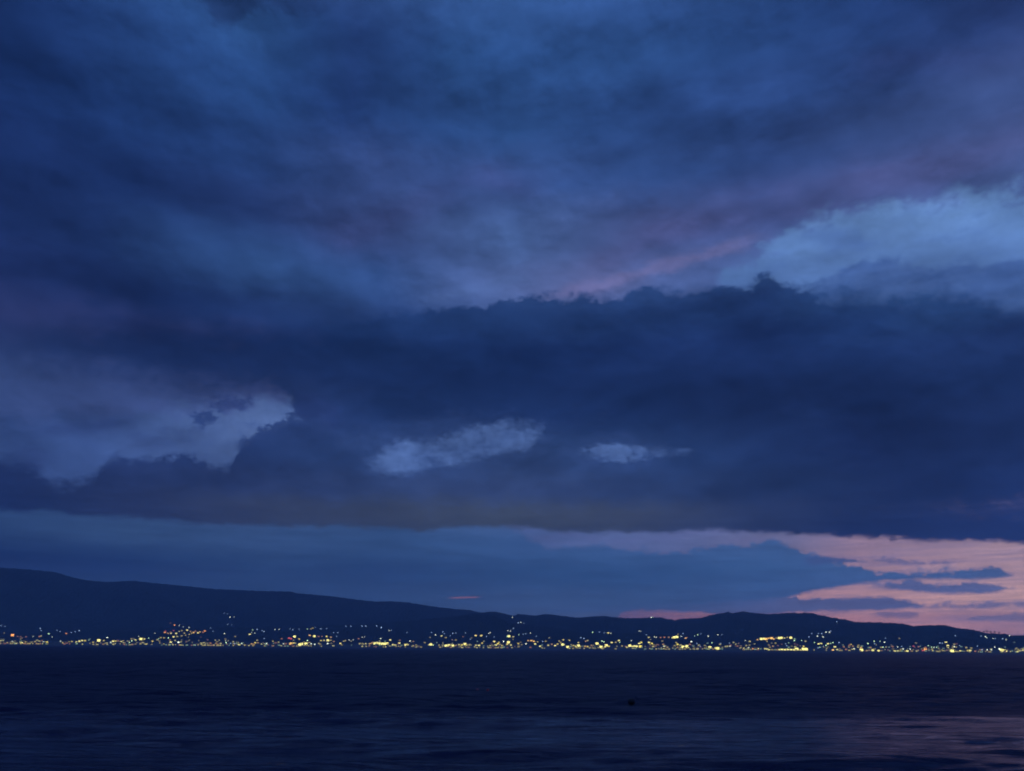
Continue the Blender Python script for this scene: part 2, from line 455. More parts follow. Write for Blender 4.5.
SUN_EL, SUN_AZ = math.radians(-5.0), math.radians(52.0)
sky = wt.nodes.new('ShaderNodeTexSky')
sky.sky_type = 'NISHITA'
sky.sun_disc = False
sky.sun_elevation = SUN_EL
sky.sun_rotation = SUN_AZ
bg1 = wt.nodes.new('ShaderNodeBackground')
bg1.inputs['Strength'].default_value = 1.0
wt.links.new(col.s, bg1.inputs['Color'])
bg2 = wt.nodes.new('ShaderNodeBackground')
bg2.inputs['Strength'].default_value = 0.02
wt.links.new(sky.outputs[0], bg2.inputs['Color'])
addn = wt.nodes.new('ShaderNodeAddShader')
wt.links.new(bg1.outputs[0], addn.inputs[0])
wt.links.new(bg2.outputs[0], addn.inputs[1])
wo = wt.nodes.new('ShaderNodeOutputWorld')
wt.links.new(addn.outputs[0], wo.inputs['Surface'])
world.cycles.sampling_method = 'MANUAL'
world.cycles.sample_map_resolution = 512

# last glow of the sun that has gone down behind the right-hand hills
sl = bpy.data.lights.new('sun', 'SUN')
sl.energy = 0.02
sl.angle = math.radians(12)
sl.color = (1.0, 0.72, 0.62)
so = bpy.data.objects.new('sun', sl)
COL.objects.link(so)
sd = Vector((math.sin(SUN_AZ) * math.cos(0.05), math.cos(SUN_AZ) * math.cos(0.05), math.sin(0.05)))
so.rotation_euler = sd.to_track_quat('Z', 'Y').to_euler()
so.location = (0, 0, 500)


# ------------------------------------------------------------------ materials
def new_mat(name):
    m = bpy.data.materials.new(name)
    m.use_nodes = True
    nt = m.node_tree
    b = nt.nodes['Principled BSDF']
    return m, nt, b


def rough_mat(name, c1, c2, scale, rough=0.9):
    m, nt, b = new_mat(name)
    n = nt.nodes.new('ShaderNodeTexNoise')
    n.inputs['Scale'].default_value = scale
    n.inputs['Detail'].default_value = 6
    t = nt.nodes.new('ShaderNodeTexCoord')
    nt.links.new(t.outputs['Object'], n.inputs['Vector'])
    r = nt.nodes.new('ShaderNodeValToRGB')
    r.color_ramp.elements[0].position = 0.35
    r.color_ramp.elements[1].position = 0.65
    r.color_ramp.elements[0].color = (*c1, 1)
    r.color_ramp.elements[1].color = (*c2, 1)
    nt.links.new(n.outputs[0], r.inputs[0])
    nt.links.new(r.outputs[0], b.inputs['Base Color'])
    b.inputs['Roughness'].default_value = rough
    return m


M_wall = rough_mat('plaster', (0.30, 0.27, 0.23), (0.42, 0.39, 0.34), 0.6)
M_roof = rough_mat('roof_tile', (0.16, 0.07, 0.045), (0.24, 0.11, 0.07), 0.8)
M_metal = rough_mat('galvanised_steel', (0.06, 0.06, 0.065), (0.10, 0.10, 0.11), 2.0, 0.5)
M_bark = rough_mat('bark', (0.05, 0.035, 0.025), (0.09, 0.065, 0.045), 1.5)
M_leaf = rough_mat('foliage', (0.03, 0.05, 0.02), (0.07, 0.10, 0.04), 0.3)


def glow_mat(name, rgb, strength):
    m, nt, b = new_mat(name)
    b.inputs['Base Color'].default_value = (0.6, 0.6, 0.55, 1)
    c = nt.nodes.new('ShaderNodeTexNoise')
    c.inputs['Scale'].default_value = 0.9
    t = nt.nodes.new('ShaderNodeTexCoord')
    nt.links.new(t.outputs['Object'], c.inputs['Vector'])
    mr = nt.nodes.new('ShaderNodeMapRange')
    mr.inputs['To Min'].default_value = 0.6 * strength
    mr.inputs['To Max'].default_value = 1.4 * strength
    nt.links.new(c.outputs[0], mr.inputs['Value'])
    b.inputs['Emission Color'].default_value = (*rgb, 1)
    nt.links.new(mr.outputs[0], b.inputs['Emission Strength'])
    return m


# hills: dark scrub and forest
def hill_material():
    m, nt, b = new_mat('hill_scrub')
    t = nt.nodes.new('ShaderNodeTexCoord')
    n = nt.nodes.new('ShaderNodeTexNoise')
    n.inputs['Scale'].default_value = 0.006
    n.inputs['Detail'].default_value = 9
    n.inputs['Roughness'].default_value = 0.65
    nt.links.new(t.outputs['Object'], n.inputs['Vector'])
    r = nt.nodes.new('ShaderNodeValToRGB')
    e = r.color_ramp.elements
    e[0].position, e[0].color = 0.35, (0.014, 0.022, 0.022, 1)
    e[1].position, e[1].color = 0.68, (0.04, 0.052, 0.045, 1)
    nt.links.new(n.outputs[0], r.inputs[0])
    Ex.tree = nt
    sp = nt.nodes.new('ShaderNodeSeparateXYZ')
    nt.links.new(t.outputs['Object'], sp.inputs[0])
    town = 1.0 - smooth(Ex(sp.outputs[2]) + (Ex(n.outputs[0]) - 0.5) * 30.0, 9.0, 22.0)       # paving low down by the shore, added pale to catch the window light
    base = mixc(town * 0.8, Ex(r.outputs[0]), (0.15, 0.14, 0.12, 1))
    nt.links.new(base.s, b.inputs['Base Color'])
    b.inputs['Roughness'].default_value = 1.0
    b.inputs['Specular IOR Level'].default_value = 0.1
    n2 = nt.nodes.new('ShaderNodeTexNoise')
    n2.inputs['Scale'].default_value = 0.03
    n2.inputs['Detail'].default_value = 6
    nt.links.new(t.outputs['Object'], n2.inputs['Vector'])
    bp = nt.nodes.new('ShaderNodeBump')
    bp.inputs['Strength'].default_value = 0.7
    bp.inputs['Distance'].default_value = 12.0
    nt.links.new(n2.outputs[0], bp.inputs['Height'])
    nt.links.new(bp.outputs[0], b.inputs['Normal'])
    return m


M_hill = hill_material()


# ------------------------------------------------------------------ mesh helpers
def tag(o, label=None, cat=None, group=None, kind=None):
    if label: o['label'] = label
    if cat: o['category'] = cat
    if group: o['group'] = group
    if kind: o['kind'] = kind
    return o


def mesh_obj(name, verts, faces, mats, parent=None, face_mats=None, smooth_shade=False):
    me = bpy.data.meshes.new(name)
    me.from_pydata([tuple(v) for v in verts], [], [tuple(f) for f in faces])
    for m in (mats if isinstance(mats, (list, tuple)) else [mats]):
        me.materials.append(m)
    if face_mats is not None:
        me.polygons.foreach_set('material_index', face_mats)
    if smooth_shade:
        me.polygons.foreach_set('use_smooth', [True] * len(me.polygons))
    me.update()
    o = bpy.data.objects.new(name, me)
    COL.objects.link(o)
    if parent: o.parent = parent
    return o


def grid_mesh(name, V, nr, nc, mat, wrap=False):
    """V: (nr*nc, 3) array laid out row by row"""
    i = np.arange(nr - 1)[:, None]
    j = np.arange(nc if wrap else nc - 1)[None, :]
    j2 = (j + 1) % nc
    q = np.stack([i * nc + j, i * nc + j2, (i + 1) * nc + j2, (i + 1) * nc + j], -1).reshape(-1, 4)
    me = bpy.data.meshes.new(name)
    me.vertices.add(len(V))
    me.vertices.foreach_set('co', V.astype(np.float32).ravel())
    me.loops.add(q.size)
    me.loops.foreach_set('vertex_index', q.ravel().astype(np.int32))
    me.polygons.add(len(q))
    me.polygons.foreach_set('loop_start', np.arange(0, q.size, 4, dtype=np.int32))
    me.polygons.foreach_set('loop_total', np.full(len(q), 4, dtype=np.int32))
    me.polygons.foreach_set('use_smooth', np.ones(len(q), dtype=bool))
    me.update(calc_edges=True)
    me.materials.append(mat)
    o = bpy.data.objects.new(name, me)
    COL.objects.link(o)
    return o


class MB:
    """collects boxes and lathes into one mesh"""
    def __init__(self):
        self.v, self.f, self.m = [], [], []

    def box(self, x0, x1, y0, y1, z0, z1, mi=0):
        k = len(self.v)
        self.v += [(x, y, z) for z in (z0, z1) for y in (y0, y1) for x in (x0, x1)]
        for q in ((0, 2, 3, 1), (4, 5, 7, 6), (0, 1, 5, 4), (2, 6, 7, 3), (0, 4, 6, 2), (1, 3, 7, 5)):
            self.f.append([k + a for a in q]); self.m.append(mi)
        return self

    def lathe(self, prof, n=12, mi=0, c=(0, 0, 0)):
        k = len(self.v)
        for r, z in prof:
            for i in range(n):
                a = 2 * math.pi * i / n
                self.v.append((c[0] + r * math.cos(a), c[1] + r * math.sin(a), c[2] + z))
        for j in range(len(prof) - 1):
            for i in range(n):
                i2 = (i + 1) % n
                self.f.append([k + j * n + i, k + j * n + i2, k + (j + 1) * n + i2, k + (j + 1) * n + i]); self.m.append(mi)
        self.f.append([k + i for i in range(n)][::-1]); self.m.append(mi)
        self.f.append([k + (len(prof) - 1) * n + i for i in range(n)]); self.m.append(mi)
        return self

    def gable(self, x0, x1, y0, y1, z0, h, over=0.5, mi=0):
        k = len(self.v)
        ym = (y0 + y1) / 2
        x0 -= over; x1 += over; y0 -= over; y1 += over
        self.v += [(x0, y0, z0), (x1, y0, z0), (x1, y1, z0), (x0, y1, z0), (x0, ym, z0 + h), (x1, ym, z0 + h)]
        for q in ((0, 3, 2, 1), (0, 1, 5, 4), (2, 3, 4, 5), (0, 4, 3), (1, 2, 5)):
            self.f.append([k + a for a in q]); self.m.append(mi)
        return self

    def build(self, name, mats, parent=None, smooth_shade=False):
        return mesh_obj(name, self.v, self.f, mats, parent, self.m, smooth_shade)


def fsum(x, y, waves):
    out = np.zeros(np.broadcast(x, y).shape)
    for kx, ky, ph, a in waves:
        out += a * np.sin(kx * x + ky * y + ph)
    return out


# ------------------------------------------------------------------ hills
def prof(pts):
    a, t = [], []
    for x, y in pts:
        v = direction(x, y)
        a.append(math.degrees(math.atan2(v.x, v.y)))
        t.append(v.z / math.hypot(v.x, v.y))
    return np.array(a), np.array(t)


HILL_SKY = prof([(-900, 640), (-500, 634), (-200, 630), (0, 629), (150, 628), (250, 627), (350, 625), (420, 620), (455, 616), (475, 613.2),
                 (485, 612.2), (493, 611.4), (500, 612.5), (508, 614.5), (513, 615.6), (518, 614), (526, 614.6), (535, 615.6), (545, 614),
                 (552, 614.4), (560, 615.6), (575, 617.4), (582, 617.4), (593, 616.4), (605, 615.8), (612, 617), (625, 618), (640, 618),
                 (652, 617.2), (660, 617.2), (668, 619), (675, 620), (683, 618.6), (700, 618), (712, 614.6), (722, 613), (728, 611.8),
                 (733, 613), (743, 611.2), (750, 612.4), (768, 614), (780, 613.4), (790, 612.6), (800, 613), (810, 612.6), (820, 615),
                 (835, 618), (845, 619.4), (856, 622), (875, 622.2), (896, 623), (905, 624), (913, 626), (925, 625.2), (945, 625), (957, 628),
                 (975, 630), (985, 633), (1005, 634), (1012, 635.6), (1024, 635.2), (1100, 638), (1300, 640), (1900, 643)])
MTN_SKY = prof([(-900, 590), (-500, 572), (-250, 565), (-100, 565), (0, 567.5), (30, 569.5), (55, 572), (75, 578), (88, 580.4), (100, 581.6),
                (112, 582), (123, 581), (135, 580.8), (150, 582.6), (185, 586), (215, 589), (240, 590), (262, 591), (290, 591.4), (296, 593),
                (330, 596), (360, 600), (376, 601.6), (390, 601.2), (405, 602), (430, 606), (455, 609), (470, 610), (480, 612.5), (500, 617),
                (540, 622), (620, 634), (800, 646)])
w_az = [(rng.uniform(0.05, 0.5) * 2.2, rng.uniform(2, 14), rng.uniform(0, 6.28), 1.0) for _ in range(14)]
w_fine = [(rng.uniform(8, 60), rng.uniform(20, 120), rng.uniform(0, 6.28), 1.0) for _ in range(22)]


def shore_r(az):
    return 3000 + 40 * np.sin(az * 0.21 + 1.0) + 22 * np.sin(az * 0.9) + 6 * np.sin(az * 3.3)


def hill_ridge_r(az):
    return 4300 + 220 * np.sin(az * 0.13 + 0.4) + 60 * np.sin(az * 0.7)


def hill_h(az, u):
    """height of the coastal hills at azimuth az (deg) and u (0 shore .. 1 ridge)"""
    rs, rr = shore_r(az), hill_ridge_r(az)
    r = rs + u * (rr - rs)
    t = np.interp(az, *HILL_SKY)
    ridge = CAM_Z + t * rr
    uc = np.clip(u, 0, None)
    base = 3.0 * np.clip(u / 0.006, -1, 1) + (ridge - 3.0) * np.where(uc < 1, 0.25 * uc + 0.75 * uc ** 1.7, 1 - 0.9 * (uc - 1))
    rel = fsum(az, u, w_az) / 5.0
    bump = np.clip(4 * uc * (1 - uc), 0, 1)
    base = base + ridge * 0.26 * rel * bump
    cap = CAM_Z + t * r * 0.97
    h = np.where((u > 0.1) & (u < 0.97), np.minimum(base, cap), base)
    return r, h


def mtn_h(az, u):
    r = 4350 + u * (5150 - 4350)
    t = np.interp(az, *MTN_SKY)
    ridge = CAM_Z + t * 5150
    uc = np.clip(u, 0, None)
    base = ridge * np.where(uc < 1, 0.15 + 0.85 * uc ** 1.1, 1 - 0.5 * (uc - 1)) - 20 * (1 - uc)
    rel = fsum(az, u * 0.8 + 3, w_az) / 5.0
    base = base + ridge * 0.10 * rel * np.clip(4 * uc * (1 - uc), 0, 1)
    cap = CAM_Z + t * r * 0.985
    return r, np.where(u < 0.985, np.minimum(base, cap), base)


azs = np.unique(np.concatenate([np.linspace(-64, -36, 120), np.linspace(-36, 36, 1500), np.linspace(36, 64, 120)]))
us = np.concatenate([[-0.02, -0.004, 0.0, 0.003, 0.006], np.linspace(0.012, 0.3, 34), np.linspace(0.31, 0.96, 46), [0.985, 1.0, 1.02, 1.06, 1.15, 1.25]])


def build_hills(name, fn, azs, us, fine):
    AZ, U = np.meshgrid(azs, us)
    r, h = fn(AZ, U)
    f = fsum(AZ, U * 6, w_fine) / 4.0
    h = h + fine * f * np.clip(U * 3, 0, 1)
    a = np.radians(AZ)
    V = np.stack([r * np.sin(a), r * np.cos(a), h], -1).reshape(-1, 3)
    return tag(grid_mesh(name, V, len(us), len(azs), M_hill), kind='structure')


build_hills('hills', hill_h, azs, us, 1.3)
azm = np.unique(np.concatenate([np.linspace(-64, -36, 100), np.linspace(-36, 16, 900)]))
build_hills('mountain', mtn_h, azm, np.concatenate([np.linspace(0, 0.97, 60), [0.985, 1.0, 1.02, 1.1, 1.25]]), 1.6)

U_TRY = np.concatenate([np.linspace(0.006, 0.2, 300), np.linspace(0.2, 1.0, 500)])


def on_slope(px, py, lift):
    """the place on the hills that is seen at this bearing and height; lift = height of the lamp above the ground"""
    v = direction(px, py)
    az = math.degrees(math.atan2(v.x, v.y))
    t = v.z / math.hypot(v.x, v.y)
    for fn in (hill_h, mtn_h):
        r, h = fn(np.full_like(U_TRY, az), U_TRY)
        ok = np.nonzero(h + lift >= CAM_Z + t * r)[0]
        if len(ok):
            k = ok[0]
            a = math.radians(az)
            return Vector((r[k] * math.sin(a), r[k] * math.cos(a), h[k])), float(r[k])
    r, h = hill_h(np.array([az]), np.array([1.0]))
    a = math.radians(az)
    return Vector((r[0] * math.sin(a), r[0] * math.cos(a), h[0])), float(r[0])


# ------------------------------------------------------------------ water
def water_material():
    m, nt, b = new_mat('sea_water')
    Ex.tree = nt
    t = nt.nodes.new('ShaderNodeTexCoord')
    s = nt.nodes.new('ShaderNodeSeparateXYZ')
    nt.links.new(t.outputs['Object'], s.inputs[0])
    x, y = Ex(s.outputs[0]), Ex(s.outputs[1])
    far = smooth(y, 34.0, 46.0)                                  # breeze-roughened water beyond the sheltered strip
    pat = noise(combine(x * 0.03, y * 0.30, 1.0), 1.0, 5, 0.6)       # patches of lull
    thin = noise(combine(x * 0.24, y * 2.0, 7.0), 1.0, 5, 0.65)      # long thin slicks along the wave fronts
    yy = y - x * 0.17                                                  # the sheltered strip runs at a slant to the shore
    strip = smooth(yy + pat * 1.2, 23.8, 26.2) * (1.0 - smooth(yy + pat * 1.4, 35.6, 37.4))
    calm = strip * (0.22 + 0.78 * smooth(pat * 0.5 + thin * 1.7, -1.1, 0.8)) + (1.0 - strip) * (0.2 + 0.85 * (1.0 - far)) * smooth(thin, -0.7, 0.7)
    n1 = noise(combine(x * 0.4, y * 1.7, 0.0), 1.0, 6, 0.6, 0.3)
    n2 = noise(combine(x * 0.06, y * 0.16, 4.0), 1.0, 5, 0.6)
    bp = nt.nodes.new('ShaderNodeBump')
    bp.inputs['Distance'].default_value = 0.35
    Ex.tree.links.new((1.0 - calm * 0.78).s, bp.inputs['Strength'])
    nt.links.new((n1 + n2 * (far * 3.0)).s, bp.inputs['Height'])
    nt.links.new(bp.outputs[0], b.inputs['Normal'])
    b.inputs['Base Color'].default_value = (0.0015, 0.0062, 0.042, 1)
    nt.links.new((0.42 - calm * 0.34).s, b.inputs['Roughness'])
    b.inputs['IOR'].default_value = 1.33
    nt.links.new((0.15 + calm * 0.07).s, b.inputs['Specular IOR Level'])
    return m


M_water = water_material()
wr = np.concatenate([np.linspace(0.5, 7.5, 8), np.geomspace(8, 400, 640), np.geomspace(420, 5500, 60)])
wa = np.concatenate([np.linspace(-180, -52, 50)[:-1], np.linspace(-52, -38, 60)[:-1], np.linspace(-38, 38, 620), np.linspace(38, 52, 60)[1:],
                     np.linspace(52, 180, 50)[1:-1]])
RR, AA = np.meshgrid(wr, np.radians(wa), indexing='ij')
wx, wy = RR * np.sin(AA), RR * np.cos(AA)
wz = np.zeros_like(wx)
for _ in range(46):
    lam = math.exp(rng.uniform(math.log(0.7), math.log(9.0)))
    th = rng.normal(0, 0.42) - math.pi / 2
    k = 2 * math.pi / lam
    slope = 0.020 * rng.uniform(0.5, 1.3)
    ph = k * (math.cos(th) * wx + math.sin(th) * wy) + rng.uniform(0, 6.28)
    fade = np.clip(lam * 70 / np.maximum(RR, 1) - 0.6, 0, 1)       # waves too short for the sheet at that distance are left to the bump
    wz += fade * slope / k * (np.sin(ph) + 0.25 * np.cos(2 * ph))
grp = 1 + 0.5 * np.sin(wx * 0.05 + 1.1 * np.sin(wy * 0.08)) * np.sin(wy * 0.11 + 0.6)
wz *= grp
V = np.stack([wx, wy, wz], -1).reshape(-1, 3)
tag(grid_mesh('water', V, len(wr), len(wa), M_water, wrap=True), kind='structure')

# ------------------------------------------------------------------ the town across the bay
TINT = {'Y': ('yellow', (1, 0.80, 0.09)), 'P': ('cream', (1, 0.90, 0.24)), 'W': ('white', (0.88, 1.0, 0.74)), 'G': ('greenish', (0.62, 1, 0.50)),
        'B': ('bluish', (0.45, 0.66, 0.95)), 'O': ('orange', (1, 0.40, 0.06)), 'R': ('red', (1, 0.13, 0.08)), 'A': ('amber', (1, 0.56, 0.10))}
LEVEL = {0.5: 0.55, 1.0: 1.0, 1.5: 1.6, 2.0: 2.4, 2.5: 3.3}
glow_cache = {}


def glow(c, s, k=1.0):
    q = min((0.5, 1.0, 1.5, 2.0, 2.5), key=lambda v: abs(v - s))
    key = (c, q, k)
    if key not in glow_cache:
        glow_cache[key] = glow_mat(TINT[c][0] + '_glow', TINT[c][1], LEVEL[q] * k)
    return glow_cache[key]


def root_empty(name, loc=(0, 0, 0)):
    o = bpy.data.objects.new(name, None)
    COL.objects.link(o)
    o.location = loc
    return o


PART_GLOW = {}          # the glowing parts of a prototype


def proto_house():
    r = root_empty('lit_house')
    MB().box(-.5, .5, 0, .8, -.5, .62).build('wall', M_wall, r)
    MB().gable(-.5, .5, 0, .8, .625, .36, .05).build('roof', M_roof, r)
    w = MB()
    w.box(-.19, .19, -.035, -.006, .06, .56)
    for x in (-.25, .25):
        o = w.build('window', glow('Y', 1.0), r)
        o.location = (x, 0, 0)
    return r


def proto_block():
    r = root_empty('apartment_block')
    MB().box(-.5, .5, 0, .6, -.4, 1.0).build('wall', M_wall, r)
    MB().box(-.53, .53, -.04, .64, 1.004, 1.05).box(-.2, .1, .2, .45, 1.05, 1.16).build('roof', M_roof, r)
    w = MB().box(-.10, .10, -.03, -.006, -.14, .14)
    for z in (.28, .72):
        for x in (-.36, -.12, .12, .36):
            o = w.build('window', glow('Y', 1.0), r)
            o.location = (x, 0, z)
    return r


def proto_lamp():
    r = root_empty('street_lamp')
    MB().lathe([(.16, -3), (.14, 3), (.09, 8)], 8).box(-.05, .05, -1.0, .05, 7.86, 7.98).build('pole', M_metal, r)
    MB().lathe([(.35, -1.0), (1.3, -.6), (1.55, .1), (1.2, .8), (.3, 1.05)], 10).build('lamp_head', glow('W', 1.0), r).location = (0, -.6, 8.2)
    return r


def proto_flood():
    r = root_empty('floodlight')
    MB().lathe([(.22, -4), (.2, 4), (.14, 11)], 8).box(-2.3, 2.3, -.1, .1, 10.6, 10.85).build('mast', M_metal, r)
    w = MB().box(-.95, .95, -.45, -.12, -.95, .95)
    for x in (-1.15, 1.15):
        w.build('lamp_head', glow('W', 1.0), r).location = (x, 0, 10.9)
    return r


PROTO = {'lit_house': proto_house(), 'apartment_block': proto_block(), 'street_lamp': proto_lamp(), 'floodlight': proto_flood()}
PROTO_USED = set()
CAT = {'lit_house': 'house', 'apartment_block': 'apartment block', 'street_lamp': 'street lamp', 'floodlight': 'floodlight'}
WORD = {'lit_house': 'lit house', 'apartment_block': 'lit block', 'street_lamp': 'lamp', 'floodlight': 'floodlight'}
PLURAL = {'lit_house': 'lit houses', 'apartment_block': 'lit apartment blocks', 'street_lamp': 'lamps', 'floodlight': 'floodlights'}
LIFT = {'lit_house': 1.6, 'apartment_block': 4.5, 'street_lamp': 8.2, 'floodlight': 10.9}
ORD = ('first second third fourth fifth sixth seventh eighth ninth tenth eleventh twelfth thirteenth fourteenth fifteenth sixteenth '
       'seventeenth eighteenth nineteenth twentieth').split()


def place(kind, px, py, c, s):
    """a copy of one thing and its parts, set on the slope"""
    src = PROTO[kind]
    if kind in PROTO_USED:
        r = src.copy()
        COL.objects.link(r)
        kids = []
        for ch in src.children:
            k = ch.copy()
            COL.objects.link(k)
            k.parent = r
            kids.append(k)
    else:
        PROTO_USED.add(kind)
        r, kids = src, list(src.children)
    for k in kids:
        if k.name.split('.')[0] in ('window', 'lamp_head'):
            mat = glow(c, s, {'lit_house': 1.0, 'apartment_block': 0.95, 'street_lamp': 3.2, 'floodlight': 1.7}[kind])
            k.material_slots[0].link = 'OBJECT'
            k.material_slots[0].material = mat
    lift = LIFT[kind]
    if kind == 'lit_house':
        w = 4.4 + 1.8 * s + rng.uniform(-.5, .7)
        hgt = 4.2 + 1.2 * s
        r.scale = (w, 6.0 + s, hgt)
        lift = 0.31 * hgt
    elif kind == 'apartment_block':
        w, hgt = 10.5 + 1.4 * (s - 2), 8.2 + 1.0 * (s - 2)
        r.scale = (w, 10, hgt)
        lift = 0.5 * hgt
    else:
        r.scale = (1, 1, 1)
    p, d = on_slope(px, py, lift)
    r.location = p
    r.rotation_euler = (0, 0, -math.atan2(p.x, p.y) + rng.uniform(-.35, .35))
    return r


